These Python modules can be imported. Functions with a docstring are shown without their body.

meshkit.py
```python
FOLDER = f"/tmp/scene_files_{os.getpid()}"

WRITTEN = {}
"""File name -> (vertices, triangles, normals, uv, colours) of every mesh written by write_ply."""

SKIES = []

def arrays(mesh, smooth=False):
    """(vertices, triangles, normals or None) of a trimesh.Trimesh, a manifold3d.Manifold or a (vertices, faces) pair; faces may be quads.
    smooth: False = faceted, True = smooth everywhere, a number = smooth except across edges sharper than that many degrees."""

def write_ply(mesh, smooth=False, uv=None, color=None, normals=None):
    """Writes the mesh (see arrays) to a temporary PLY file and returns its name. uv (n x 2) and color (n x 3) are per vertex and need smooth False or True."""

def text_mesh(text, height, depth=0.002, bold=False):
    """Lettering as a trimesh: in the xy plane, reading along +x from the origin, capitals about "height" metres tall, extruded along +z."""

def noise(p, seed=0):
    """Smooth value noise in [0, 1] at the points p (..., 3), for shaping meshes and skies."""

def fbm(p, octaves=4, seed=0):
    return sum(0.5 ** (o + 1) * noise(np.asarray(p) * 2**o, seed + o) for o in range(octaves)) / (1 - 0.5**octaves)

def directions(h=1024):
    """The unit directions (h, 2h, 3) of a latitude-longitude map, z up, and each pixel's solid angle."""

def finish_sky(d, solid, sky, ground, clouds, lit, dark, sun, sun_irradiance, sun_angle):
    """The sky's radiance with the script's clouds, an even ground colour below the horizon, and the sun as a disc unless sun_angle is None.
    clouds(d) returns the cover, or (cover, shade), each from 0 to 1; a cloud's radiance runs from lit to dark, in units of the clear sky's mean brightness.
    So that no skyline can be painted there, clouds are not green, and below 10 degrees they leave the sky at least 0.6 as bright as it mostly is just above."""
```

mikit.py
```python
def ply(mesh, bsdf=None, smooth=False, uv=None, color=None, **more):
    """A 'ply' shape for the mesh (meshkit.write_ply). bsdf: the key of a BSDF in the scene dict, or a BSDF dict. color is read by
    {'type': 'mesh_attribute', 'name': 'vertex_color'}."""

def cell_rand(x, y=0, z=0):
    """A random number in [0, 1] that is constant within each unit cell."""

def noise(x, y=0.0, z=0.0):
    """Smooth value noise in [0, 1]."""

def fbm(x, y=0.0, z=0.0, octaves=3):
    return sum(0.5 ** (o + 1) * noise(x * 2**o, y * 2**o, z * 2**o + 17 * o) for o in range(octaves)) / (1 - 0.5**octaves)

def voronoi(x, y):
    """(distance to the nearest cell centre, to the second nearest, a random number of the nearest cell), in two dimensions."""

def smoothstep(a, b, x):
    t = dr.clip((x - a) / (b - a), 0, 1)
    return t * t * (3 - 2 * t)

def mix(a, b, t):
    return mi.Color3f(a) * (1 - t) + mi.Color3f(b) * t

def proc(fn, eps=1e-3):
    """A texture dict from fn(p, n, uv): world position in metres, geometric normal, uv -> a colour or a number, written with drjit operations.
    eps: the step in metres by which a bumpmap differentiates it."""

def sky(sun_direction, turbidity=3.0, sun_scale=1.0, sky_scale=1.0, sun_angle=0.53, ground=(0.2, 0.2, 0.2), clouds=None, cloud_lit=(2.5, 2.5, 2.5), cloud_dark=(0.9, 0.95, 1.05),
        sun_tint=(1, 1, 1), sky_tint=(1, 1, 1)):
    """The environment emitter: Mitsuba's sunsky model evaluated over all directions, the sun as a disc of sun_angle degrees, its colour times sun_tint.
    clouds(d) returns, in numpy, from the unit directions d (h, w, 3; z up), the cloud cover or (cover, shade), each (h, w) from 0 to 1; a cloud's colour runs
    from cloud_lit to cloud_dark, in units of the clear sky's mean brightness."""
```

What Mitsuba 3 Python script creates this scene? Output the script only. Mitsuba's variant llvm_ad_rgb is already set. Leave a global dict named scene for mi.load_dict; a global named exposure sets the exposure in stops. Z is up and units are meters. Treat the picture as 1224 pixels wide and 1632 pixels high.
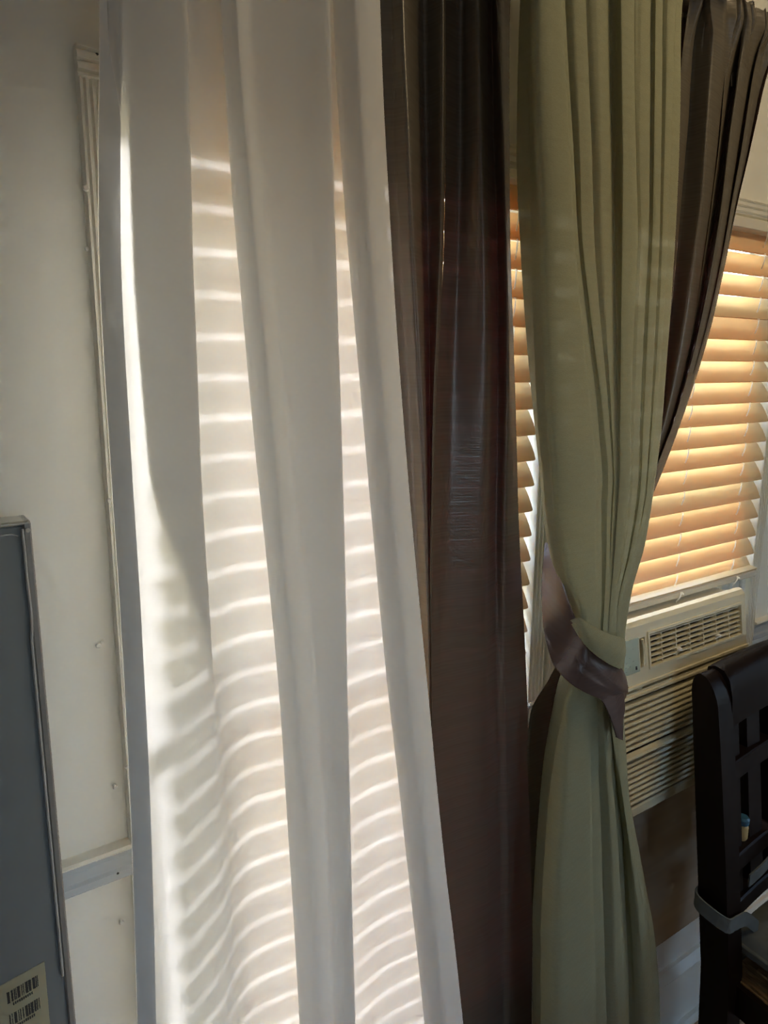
import math, random
import numpy as np, trimesh, manifold3d, drjit as dr, mitsuba as mi, mikit, meshkit
from mikit import noise, fbm, voronoi, smoothstep, mix
from scipy.interpolate import PchipInterpolator

T = mi.ScalarTransform4f
random.seed(5)
scene, labels = {"type": "scene"}, {}

# ---------------------------------------------------------------- camera, daylight, lamp, exposure
exposure = 1.8
F, CAM = 1182.9, np.array([0.0, -0.85, 1.585])
fwd, up = np.array([0.55903, 0.80495, -0.19884]), np.array([0.10816, 0.16696, 0.98001])
scene["camera"] = {"type": "perspective", "fov": 2 * math.degrees(math.atan(612 / F)), "fov_axis": "x", "near_clip": 0.02, "far_clip": 200.0,
                   "to_world": T().look_at(origin=CAM.tolist(), target=(CAM + fwd).tolist(), up=up.tolist())}
SUN = np.array([0.36, 1.0, 0.28])
scene["daylight"] = mikit.sky(SUN, turbidity=5.0, sun_scale=2.5, sky_scale=16.5, sun_angle=4.6, sky_tint=(0.86, 1.0, 1.24), sun_tint=(0.68, 1.0, 2.1), ground=(0.32, 0.31, 0.28))
LAMP = (4.6, 3.5, 2.0)

# ---------------------------------------------------------------- helpers
def key_for(name, parent=None):
    base = f"{parent}__{name}" if parent else name
    if base not in USED:
        USED.add(base); return base
    i = 1
    while f"{base}_{i:03d}" in USED: i += 1
    USED.add(f"{base}_{i:03d}"); return f"{base}_{i:03d}"
USED = set()

def tag(key, label=None, cat=None, group=None, kind=None):
    d = labels.setdefault(key, {})
    for k, v in (("label", label), ("category", cat), ("group", group), ("kind", kind)):
        if v: d[k] = v
    return key

def put(name, mesh, mat, parent=None, smooth=30, loc=None, **kw):
    key = key_for(name, parent)
    d = mesh if isinstance(mesh, dict) else mikit.ply(mesh, mat, smooth=smooth, **kw)
    if loc is not None: d = {**d, "to_world": T().translate([float(v) for v in loc])}
    scene[key] = d
    return key

def thing(name, label, cat, group=None):
    return tag(key_for(name), label, cat, group)

def cat_(*m): return trimesh.util.concatenate(list(m))

def box(x0, x1, y0, y1, z0, z1, bev=0.0015):
    bev = min(bev, (x1 - x0) * .4, (y1 - y0) * .4, (z1 - z0) * .4)
    p = []
    for sx in (0, 1):
        for sy in (0, 1):
            for sz in (0, 1):
                c = np.array([x1 if sx else x0, y1 if sy else y0, z1 if sz else z0])
                s = np.array([-1 if sx else 1, -1 if sy else 1, -1 if sz else 1]) * bev
                for a in range(3):
                    q = c + s; q[a] = c[a]; p.append(q)
    return trimesh.convex.convex_hull(np.array(p))

def prism(profile, axis, a, b):
    """extrude a closed 2-D outline along an axis: 'x' -> profile (y, z); 'z' -> profile (x, y)"""
    from shapely.geometry import Polygon
    m = trimesh.creation.extrude_polygon(Polygon(profile), b - a, engine="earcut")
    v = np.array(m.vertices)
    if axis == "x": v = np.stack([v[:, 2] + a, v[:, 0], v[:, 1]], 1)
    elif axis == "z": v = np.stack([v[:, 0], v[:, 1], v[:, 2] + a], 1)
    elif axis == "y": v = np.stack([v[:, 0], v[:, 2] + a, v[:, 1]], 1)
    m = trimesh.Trimesh(v, m.faces, process=False)
    if m.volume < 0: m.invert()
    return m

def tube(path, r, n=8):
    path = np.asarray(path, float)
    t = np.gradient(path, axis=0); t /= np.linalg.norm(t, axis=1, keepdims=True)
    ref = np.array([0.31, 0.77, 0.55])
    a = np.cross(t, ref); a /= np.linalg.norm(a, axis=1, keepdims=True); b_ = np.cross(t, a)
    ang = np.linspace(0, 2 * np.pi, n, endpoint=False)
    v = (path[:, None] + r * (a[:, None] * np.cos(ang)[None, :, None] + b_[:, None] * np.sin(ang)[None, :, None])).reshape(-1, 3)
    f = []
    for i in range(len(path) - 1):
        for j in range(n):
            k = (j + 1) % n
            f.append([i * n + j, i * n + k, (i + 1) * n + k, (i + 1) * n + j])
    f = np.array(f)
    f = np.vstack([f[:, [0, 1, 2]], f[:, [0, 2, 3]]])
    caps = [[0, k + 1, k] for k in range(1, n - 1)] + [[(len(path) - 1) * n, (len(path) - 1) * n + k, (len(path) - 1) * n + k + 1] for k in range(1, n - 1)]
    return trimesh.Trimesh(v, np.vstack([f, caps]), process=False)

def crom(P, n):
    """centripetal-like Catmull-Rom through the rows of P (k, dim), n samples per segment"""
    P = np.vstack([2 * P[0] - P[1], P, 2 * P[-1] - P[-2]])
    out = []
    t = np.linspace(0, 1, n, endpoint=False)[:, None]
    for i in range(1, len(P) - 2):
        a, b_, c, d = P[i - 1:i + 3]
        m1, m2 = .42 * (c - a), .42 * (d - b_)
        lim = 1.3 * np.linalg.norm(c - b_)
        m1 = m1 * min(1, lim / (np.linalg.norm(m1) + 1e-9)); m2 = m2 * min(1, lim / (np.linalg.norm(m2) + 1e-9))
        out.append((2 * t**3 - 3 * t**2 + 1) * b_ + (t**3 - 2 * t**2 + t) * m1 + (-2 * t**3 + 3 * t**2) * c + (t**3 - t**2) * m2)
    return np.vstack(out + [P[-2:-1]])

def grid_mesh(V):
    r, c = V.shape[:2]
    i = np.arange(r * c).reshape(r, c)
    f = np.stack([i[:-1, :-1], i[:-1, 1:], i[1:, 1:], i[1:, :-1]], -1).reshape(-1, 4)
    return trimesh.Trimesh(V.reshape(-1, 3), np.vstack([f[:, [0, 1, 2]], f[:, [0, 2, 3]]]), process=False)

def cloth(table, n=9, rows=150, ripple=0.0015, seed=0, gather=None, cusp=0.0):
    """A hanging sheet from rows (height in mm, [x in mm], [distance from the window wall in mm]) -> grid of points (rows, columns, 3), top row first"""
    tb = sorted(table, key=lambda r: r[0])
    z = np.array([r[0] for r in tb]) / 1000; X = np.array([r[1] for r in tb]) / 1000; Dm = np.array([r[2] for r in tb]) / 1000
    zz = np.linspace(z[-1], z[0], rows)
    X, Dm = PchipInterpolator(z, X)(zz), PchipInterpolator(z, Dm)(zz)
    G = []
    for i in range(rows):
        p = crom(np.stack([X[i], Dm[i]], 1), n)
        if cusp:      # folds round at their crests and pinched in their valleys
            t = np.linspace(0, 1, n, endpoint=False)
            seg = [a + (b_ - a) * ((1 - np.sqrt(1 - t * t)) if a > b_ else np.sqrt(1 - (1 - t)**2)) for a, b_ in zip(Dm[i][:-1], Dm[i][1:])]
            p[:, 1] = (1 - cusp) * p[:, 1] + cusp * np.append(np.concatenate(seg), Dm[i][-1])
        G.append(np.stack([p[:, 0], -p[:, 1], np.full(len(p), zz[i])], 1))
    G = np.array(G)
    u = np.arange(G.shape[1]) / n
    q = np.stack([np.broadcast_to(u * 1.3, G.shape[:2]), G[..., 2] * 2.2, np.zeros(G.shape[:2])], -1)
    G[..., 1] += ripple * 2 * (meshkit.fbm(q, 3, seed) - .5)
    if gather:
        top, amp, fall, freq, dr_ = gather
        w = np.where(zz > top, 1, np.exp(-np.clip(top - zz, 0, 9) / fall))[:, None]
        G[..., 1] = G[..., 1] * (1 - w) - dr_ * w
        q2 = u * freq + 1.5 * meshkit.noise(np.stack([u * 2.1, 0 * u, 0 * u], -1), seed + 3)
        G[..., 1] -= amp * w * np.sin(2 * np.pi * q2)[None]
        G[..., 2] += np.where(zz > top, 1, 0)[:, None] * .004 * np.sin(4.4 * np.pi * q2)[None]
    return G

# ---------------------------------------------------------------- materials
def mat(name, d): scene["m_" + name] = d; return "m_" + name
def rgb(*c): return {"type": "rgb", "value": list(c)}
def bump(tex_fn, scale, inner, eps=1e-3): return {"type": "bumpmap", "t": mikit.proc(tex_fn, eps), "scale": scale, "b": inner}
def two(d): return {"type": "twosided", "b": d}
def prin(col, rough=.5, **k): return {"type": "principled", "base_color": col if isinstance(col, dict) else rgb(*col), "roughness": rough, **k}
def thin(col, trans, rough=.6, **k): return {"type": "principledthin", "base_color": col if isinstance(col, dict) else rgb(*col), "roughness": rough, "diff_trans": trans, "spec_trans": 0.0, **k}

def peel(p, n, uv): return fbm(p.x * 130, p.y * 130, p.z * 130, 2)
def wall_col(p, n, uv):
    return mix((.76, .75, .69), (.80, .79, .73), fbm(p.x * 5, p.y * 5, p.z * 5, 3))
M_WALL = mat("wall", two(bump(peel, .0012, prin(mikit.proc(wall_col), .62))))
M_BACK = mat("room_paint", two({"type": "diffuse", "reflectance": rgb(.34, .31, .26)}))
M_CEIL = mat("ceiling_paint", two({"type": "diffuse", "reflectance": rgb(.80, .78, .72)}))
def wood_floor(p, n, uv):
    board = dr.floor(p.y / .09)
    g = fbm(p.x * 3 + board * 7.1, p.y * 60, board, 3)
    gap = smoothstep(.0, .025, dr.abs(p.y / .09 - board - .5) * -1 + .5)
    return mix((.34, .22, .12), (.48, .33, .19), g * .8 + .2 * mikit.cell_rand(board, 3)) * (.35 + .65 * gap)
M_FLOOR = mat("floor", two(prin(mikit.proc(wood_floor), .4)))
M_TRIM = mat("white_trim", two(prin((.80, .79, .73), .35)))
M_RAIL = mat("grey_rail", two(prin((.43, .47, .50), .32)))
M_BEAD = mat("cream_bead", two(prin((.80, .78, .70), .35)))
M_BASE = mat("baseboard", two(prin((.82, .79, .70), .4)))
def shade_col(p, n, uv): return mix((.36, .28, .19), (.44, .35, .25), fbm(p.x * 4, p.y * 4, p.z * 60, 3))  # streaky brown, painted shade for the wall under the air conditioner
M_ACSHADE = mat("brown_shade", two(prin(mikit.proc(shade_col), .6)))
M_VINYL = mat("vinyl", two(prin((.82, .83, .82), .35)))
M_GLASS = mat("glass", {"type": "thindielectric"})

def weave(p, n, uv): return .5 * noise(p.x * 60, p.y * 60, p.z * 900) + .5 * noise(p.x * 800, p.y * 800, p.z * 120)
M_SHEER = mat("sheer", bump(weave, .0009, thin((.92, .92, .91), .86, .7, sheen=.1)))
M_SHEERHEM = mat("sheer_hem", bump(weave, .0009, thin((.80, .81, .82), .45, .7)))
def slub(p, n, uv): return fbm(p.x * 25, p.y * 25, p.z * 700, 2)
def satin_col(p, n, uv): return mix((.090, .078, .058), (.12, .105, .080), fbm(p.x * 20, p.y * 20, p.z * 500, 2))
SATIN_FACE = two(bump(slub, .0005, prin(mikit.proc(satin_col), .34, specular=1.0, sheen=.3, anisotropic=.4)))
M_SATIN = mat("satin", {"type": "blendbsdf", "weight": .017, "a": SATIN_FACE, "b": thin((.36, .09, .11), 2.0)})
def plum_col(p, n, uv): return mix((.066, .041, .040), (.09, .058, .055), fbm(p.x * 20, p.y * 20, p.z * 300, 2))
M_PLUM = mat("plum_satin", two(bump(slub, .0005, prin(mikit.proc(plum_col), .4, specular=.8, sheen=.3))))
def chenille(p, n, uv): return .6 * noise(p.x * 420, p.y * 420, p.z * 900) + .4 * fbm(p.x * 60, p.y * 60, p.z * 160, 2)
def green_col(p, n, uv):
    return mix((.25, .255, .16), (.345, .35, .235), .5 * fbm(p.x * 45, p.y * 45, p.z * 220, 3) + .5 * noise(p.x * 500, p.y * 500, p.z * 800))
M_GREEN = mat("green", {"type": "blendbsdf", "weight": .10, "a": two(bump(chenille, .0012, prin(mikit.proc(green_col), .75, sheen=.6, specular=.2))), "b": thin((.50, .50, .36), 2.0)})
M_SLAT = mat("slat", {"type": "blendbsdf", "weight": .23, "a": two(prin((.67, .59, .39), .33)), "b": thin((.68, .30, .035), 2.0)})
M_HEADRAIL = mat("headrail", {"type": "blendbsdf", "weight": .22, "a": two(prin((.86, .84, .78), .35)), "b": thin((.85, .78, .62), 2.0)})
M_RAILB = mat("blind_rail", two(prin((.62, .58, .50), .4)))
M_CORD = mat("cord", {"type": "blendbsdf", "weight": .4, "a": two(prin((.92, .90, .86), .6)), "b": thin((.95, .93, .88), 2.0)})
M_AC = mat("ac_plastic", two(prin((.74, .68, .50), .38)))
M_ACMETAL = mat("ac_metal", two(prin((.42, .40, .35), .5)))
M_ACPANEL = mat("ac_panel", two(prin((.42, .50, .42), .4)))
M_INK = mat("ink", two(prin((.03, .03, .03), .5)))
def dark_wood(p, n, uv): return mix((.005, .0025, .0022), (.012, .006, .005), fbm(p.x * 40, p.y * 40, p.z * 5, 3))
M_WOOD = mat("dark_wood", two(prin(mikit.proc(dark_wood), .42, specular=.15)))
def cush_col(p, n, uv): return mix((.085, .10, .102), (.13, .15, .153), fbm(p.x * 70, p.y * 70, p.z * 70, 3))
M_CUSH = mat("cushion", two(prin(mikit.proc(cush_col), .8, sheen=.4)))
def seat_rel(p, n, uv): return fbm(p.x * 260, p.y * 60, 0, 2)
def seat_col(p, n, uv): return mix((.10, .055, .02), (.26, .16, .07), fbm(p.x * 260, p.y * 60, 0, 2))
M_SEAT = mat("woven_seat", two(bump(seat_rel, .003, prin(mikit.proc(seat_col), .7))))
M_SLATE = mat("slate_panel", two(prin((.16, .18, .19), .45)))
M_EDGE = mat("panel_edge", two(prin((.20, .20, .20), .42, metallic=.3)))
M_METAL = mat("metal_strip", two(prin((.55, .53, .48), .3, metallic=.8)))
M_SEAL = mat("clear_bead", two(prin((.30, .31, .31), .15, specular=.8)))
M_LABEL = mat("label_paper", two(prin((.34, .32, .22), .6)))
M_STEEL = mat("rod_metal", two(prin((.35, .33, .30), .35, metallic=1.0)))
M_PINW = mat("pin_plastic", two(prin((.80, .80, .76), .3)))
M_BLUE = mat("blue_plastic", two(prin((.04, .13, .22), .35)))
M_TAN = mat("tan_plastic", two(prin((.50, .38, .18), .4)))

# ---------------------------------------------------------------- measured shapes: (height mm, [x mm], [distance from the wall mm])
SHEER =[
    (2160,[215,221,243,272,233,311,377,306,301,319,363,404,365,446,467,416,424,464],[140,147,155,165,125,105,118,140,170,155,160,166,128,108,115,142,170,157]),
    (2050,[209,215,237,270,230,310,380,308,304,323,366,406,368,448,474,421,429,468],[140,147,155,165,125,105,118,140,170,155,160,166,128,108,115,142,170,157]),
    (1950,[203,210,231,268,228,309,383,309,307,328,369,407,370,450,480,425,434,472],[140,147,155,165,125,105,118,140,170,155,160,166,128,108,115,142,170,157]),
    (1850,[196,204,224,265,225,308,387,311,310,332,373,409,372,452,488,430,440,477],[142,148,155,165,125,105,118,140,170,155,160,166,128,108,115,142,170,157]),
    (1750,[187,197,216,263,222,306,392,314,316,339,377,411,376,456,496,438,448,485],[146,151,155,165,125,105,118,140,170,155,160,166,128,108,115,142,170,157]),
    (1650,[180,191,212,261,220,306,398,320,324,349,382,414,382,461,506,448,458,494],[152,157,155,165,125,105,118,140,170,155,160,166,128,108,115,142,170,157]),
    (1500,[175,187,206,261,222,310,409,330,336,363,391,419,393,468,523,464,475,510],[166,167,162,163,129,105,118,140,170,155,160,166,128,108,115,142,170,157]),
    (1350,[171,184,204,267,256,327,418,342,347,375,398,423,405,476,538,480,492,528],[180,178,171,152,125,105,118,140,170,155,160,166,128,108,115,142,170,157]),
    (1200,[168,182,205,270,288,335,426,352,358,387,406,425,417,485,555,497,510,548],[185,182,176,144,119,105,118,140,170,155,160,166,128,108,115,142,170,157]),
    (1050,[163,178,204,270,295,336,433,358,368,397,412,428,425,497,572,517,529,568],[188,185,176,143,118,105,118,140,170,155,160,166,128,108,115,142,170,157]),
    (900,[157,172,199,267,295,335,438,364,376,405,418,431,431,507,590,536,550,589],[190,187,176,143,118,105,118,140,170,155,160,166,128,108,115,142,170,157]),
    (750,[152,168,195,262,293,333,443,369,381,409,421,435,435,518,609,556,571,612],[190,187,176,143,118,105,118,140,170,155,160,166,128,108,115,142,170,157]),
    (550,[145,162,191,257,292,330,447,373,387,414,425,438,437,529,633,579,596,639],[190,187,176,143,118,105,118,140,170,155,160,166,128,108,115,142,170,157]),
    (300,[137,155,185,251,291,328,451,378,395,419,429,442,440,540,655,603,622,666],[190,187,176,143,118,105,118,140,170,155,160,166,128,108,115,142,170,157]),
    (30,[128,147,178,244,289,325,456,384,403,425,433,446,444,552,679,628,649,695],[190,187,176,143,118,105,118,140,170,155,160,166,128,108,115,142,170,157]),
]
SATIN_A =[
    (2160,[505,537,542,594,605,622],[55,75,90,58,88,70]),
    (2050,[509,540,548,599,607,625],[55,75,90,58,88,70]),
    (1950,[513,544,553,604,610,630],[55,75,90,58,88,70]),
    (1850,[518,549,561,609,612,632],[55,75,90,58,88,70]),
    (1750,[525,554,568,614,613,632],[55,75,90,58,88,70]),
    (1650,[532,562,577,619,610,630],[55,75,90,58,88,70]),
    (1500,[545,576,589,624,606,624],[55,75,90,58,88,70]),
    (1350,[560,589,598,628,606,623],[55,75,90,58,88,70]),
    (1200,[575,601,605,632,610,625],[55,75,90,58,88,70]),
    (1050,[591,611,610,637,615,630],[55,75,90,58,88,70]),
    (900,[604,619,615,641,619,635],[55,75,90,58,88,70]),
    (750,[616,626,620,646,624,639],[55,75,90,58,88,70]),
    (550,[629,632,625,652,630,645],[55,75,90,58,88,70]),
    (300,[640,638,630,657,635,650],[55,75,90,58,88,70]),
    (30,[652,643,635,663,641,655],[55,75,90,58,88,70]),
]
SATIN_B =[
    (2160,[629,661,659,706,683,727],[60,55,85,55,85,70]),
    (2050,[632,663,665,712,693,731],[60,55,85,55,85,70]),
    (1950,[638,667,672,720,705,736],[60,55,85,55,85,70]),
    (1850,[641,670,680,728,717,742],[60,55,85,55,85,70]),
    (1750,[641,671,689,738,726,749],[60,55,85,55,85,70]),
    (1650,[638,669,697,744,735,759],[60,55,84,55,84,70]),
    (1500,[630,663,706,749,745,774],[60,57,81,57,81,70]),
    (1350,[628,661,712,752,753,788],[60,58,77,58,77,70]),
    (1200,[631,661,721,758,766,807],[60,60,72,60,72,70]),
    (1050,[635,666,732,767,780,825],[60,62,69,61,69,70]),
    (900,[638,673,741,778,793,841],[60,62,68,62,68,70]),
    (750,[643,680,750,788,805,854],[60,62,68,62,68,70]),
    (550,[649,689,761,801,819,869],[60,62,68,62,68,70]),
    (300,[655,698,770,815,832,882],[60,62,68,62,68,70]),
    (30,[661,707,779,827,843,893],[60,62,68,62,68,70]),
]
GREEN =[
    (2160,[734,719,674,675,715,731,741,767,782,829,827,867,880,910,911,937,946,971,998],[85,110,155,168,155,145,155,149,155,136,160,146,150,142,150,140,146,136,125]),
    (2060,[735,724,681,687,728,743,752,779,793,838,835,876,889,918,919,945,953,979,1009],[85,110,155,168,155,145,155,149,155,136,160,146,150,142,150,140,146,136,125]),
    (1960,[737,731,688,700,743,759,768,795,807,851,847,888,900,930,931,957,963,989,1023],[85,110,155,168,155,145,155,149,155,136,160,146,150,142,150,140,146,136,125]),
    (1850,[741,740,700,719,762,779,785,813,824,866,861,905,915,942,943,968,973,998,1033],[85,110,155,168,155,145,155,149,155,136,160,146,150,142,150,140,146,136,125]),
    (1750,[753,749,715,737,778,796,797,827,837,880,871,920,929,951,952,977,981,1004,1038],[85,110,155,168,155,145,155,149,155,136,160,146,150,142,150,140,146,136,125]),
    (1650,[768,758,726,753,800,822,822,847,854,892,879,924,933,954,956,982,987,1008,1040],[85,110,155,168,155,145,155,149,155,136,160,146,150,142,150,140,146,136,125]),
    (1500,[796,778,749,781,838,861,864,881,881,912,893,932,941,961,963,988,989,1009,1040],[85,110,155,168,155,145,155,149,155,136,160,146,150,142,150,140,146,136,125]),
    (1400,[816,797,767,799,857,879,883,897,896,924,902,941,948,968,967,990,989,1008,1033],[85,110,155,168,155,145,155,149,155,136,160,146,150,142,150,140,146,136,125]),
    (1300,[828,809,776,800,845,869,872,887,884,910,890,922,928,948,945,968,971,991,1020],[99,124,172,183,172,160,169,160,166,149,169,155,158,148,156,145,147,139,124]),
    (1220,[852,839,802,810,831,853,854,871,867,885,873,894,896,915,912,931,941,953,996],[119,140,185,195,190,178,185,175,180,168,180,168,170,159,165,154,150,144,121]),
    (1150,[867,852,793,809,836,860,860,876,873,889,878,898,900,917,915,931,940,950,986],[120,140,185,195,190,178,185,175,180,168,180,168,170,160,165,155,150,145,120]),
    (1100,[839,817,779,798,831,858,863,880,876,893,884,904,907,924,921,936,945,954,990],[120,140,184,195,190,178,185,175,180,168,180,168,170,160,165,155,150,145,120]),
    (1060,[831,813,780,795,838,865,871,887,885,900,893,911,915,931,929,943,950,958,992],[119,138,178,194,186,175,183,173,178,166,178,168,170,160,164,155,150,145,120]),
    (1020,[828,811,781,794,848,877,884,901,899,916,909,921,927,941,942,954,962,968,997],[115,133,172,192,180,169,178,167,172,160,172,167,168,159,161,152,147,142,120]),
    (980,[828,811,782,795,857,889,896,916,915,934,926,933,940,953,958,968,978,984,1008],[110,129,167,191,175,164,174,161,166,152,166,167,166,157,156,148,141,137,117]),
    (940,[829,812,784,796,867,900,908,930,929,950,941,943,952,964,972,982,994,1001,1021],[106,124,162,190,170,158,170,156,160,146,161,166,164,156,151,144,136,131,114]),
    (880,[832,813,784,797,879,917,925,952,952,976,965,960,969,980,994,1002,1016,1023,1039],[101,120,160,190,165,151,166,148,152,136,153,165,161,154,144,138,128,123,110]),
    (800,[831,811,783,798,888,930,941,973,974,1002,989,983,994,1005,1022,1030,1046,1053,1064],[100,120,160,190,165,150,165,145,150,130,150,165,160,153,140,134,120,114,106]),
    (700,[830,812,786,804,901,943,958,990,991,1020,1012,1011,1026,1039,1056,1065,1082,1089,1098],[100,120,160,190,165,150,165,145,150,130,150,165,160,153,140,134,120,114,105]),
    (600,[835,818,792,811,914,957,973,1007,1008,1037,1034,1038,1057,1071,1090,1099,1116,1123,1133],[100,120,160,190,165,150,165,145,150,130,150,165,160,153,140,134,120,114,105]),
    (500,[842,824,799,819,926,970,989,1023,1024,1054,1053,1061,1081,1097,1120,1131,1149,1158,1169],[100,120,160,190,165,150,165,145,150,130,150,165,160,153,140,134,120,114,105]),
    (400,[848,830,804,825,936,984,1005,1039,1038,1069,1071,1080,1099,1116,1141,1153,1173,1183,1196],[100,120,160,190,165,150,165,145,150,130,150,165,160,153,140,134,120,114,105]),
    (300,[853,835,809,830,944,993,1016,1051,1049,1081,1086,1094,1112,1130,1156,1169,1192,1202,1217],[100,120,160,190,165,150,165,145,150,130,150,165,160,153,140,134,120,114,105]),
    (150,[860,842,816,839,957,1007,1034,1067,1064,1096,1104,1114,1130,1147,1173,1186,1211,1222,1236],[100,120,160,190,165,150,165,145,150,130,150,165,160,153,140,134,120,114,105]),
    (20,[866,848,822,846,968,1020,1048,1081,1077,1109,1120,1131,1145,1163,1189,1201,1227,1237,1252],[100,120,160,190,165,150,165,145,150,130,150,165,160,153,140,134,120,114,105]),
]
SATIN_R =[
    (2145,[1072,1113,1109,1203,1184,1227,1201,1289,1265,1321,1319],[75,52,88,56,76,60,88,54,80,58,72]),
    (2120,[1075,1117,1114,1210,1190,1237,1214,1295,1273,1324,1322],[75,52,88,56,76,60,88,54,80,58,72]),
    (2080,[1083,1127,1144,1220,1198,1244,1223,1301,1273,1325,1322],[75,52,88,56,76,60,88,54,80,58,72]),
    (2030,[1088,1140,1150,1226,1204,1245,1223,1299,1273,1324,1320],[75,52,88,56,76,60,88,54,80,58,72]),
    (1950,[1097,1148,1154,1228,1208,1243,1217,1293,1268,1316,1307],[75,52,88,56,76,60,88,54,80,58,72]),
    (1860,[1098,1148,1158,1223,1203,1239,1213,1284,1254,1297,1285],[75,52,88,56,76,60,88,54,80,58,72]),
    (1760,[1100,1146,1148,1214,1194,1227,1202,1271,1239,1279,1262],[75,52,88,56,76,60,88,54,80,58,72]),
    (1650,[1099,1142,1137,1204,1181,1211,1181,1248,1214,1252,1236],[75,52,88,56,76,60,88,54,80,58,72]),
    (1500,[1090,1129,1107,1166,1141,1170,1134,1193,1157,1195,1176],[75,52,88,56,76,60,88,54,80,58,72]),
    (1350,[1027,1064,1030,1084,1059,1085,1052,1106,1076,1111,1095],[79,57,90,60,79,64,90,58,83,62,75]),
    (1250,[949,959,964,983,983,992,991,1008,1009,1023,1025],[96,93,98,93,96,93,98,92,96,92,94]),
    (1170,[891,896,915,928,936,942,953,961,970,977,984],[104,104,103,103,103,103,103,103,103,103,103]),
    (1100,[837,845,871,890,901,910,922,935,947,956,965],[104,104,104,104,104,105,105,105,105,105,105]),
    (1050,[801,810,838,861,874,885,900,915,930,943,953],[101,101,101,101,102,102,102,102,102,103,103]),
    (1000,[799,807,833,854,866,876,891,907,922,935,946],[99,99,99,100,100,100,100,100,100,100,100]),
    (950,[804,812,836,856,868,877,892,907,921,933,944],[98,98,98,98,98,99,99,99,99,99,99]),
    (850,[815,822,844,863,873,882,895,908,921,933,943],[98,98,98,98,98,98,98,98,98,98,98]),
    (750,[824,831,852,870,880,888,900,913,925,935,945],[98,98,98,98,98,98,98,98,98,98,98]),
    (600,[837,844,865,881,890,898,910,921,933,943,951],[98,98,98,98,98,98,98,98,98,98,98]),
    (400,[852,858,880,897,906,914,926,938,949,959,967],[98,98,98,98,98,98,98,98,98,98,98]),
    (200,[863,869,891,908,917,926,938,950,962,972,981],[98,98,98,98,98,98,98,98,98,98,98]),
    (30,[872,878,900,918,927,936,948,960,973,983,992],[98,98,98,98,98,98,98,98,98,98,98]),
]
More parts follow.
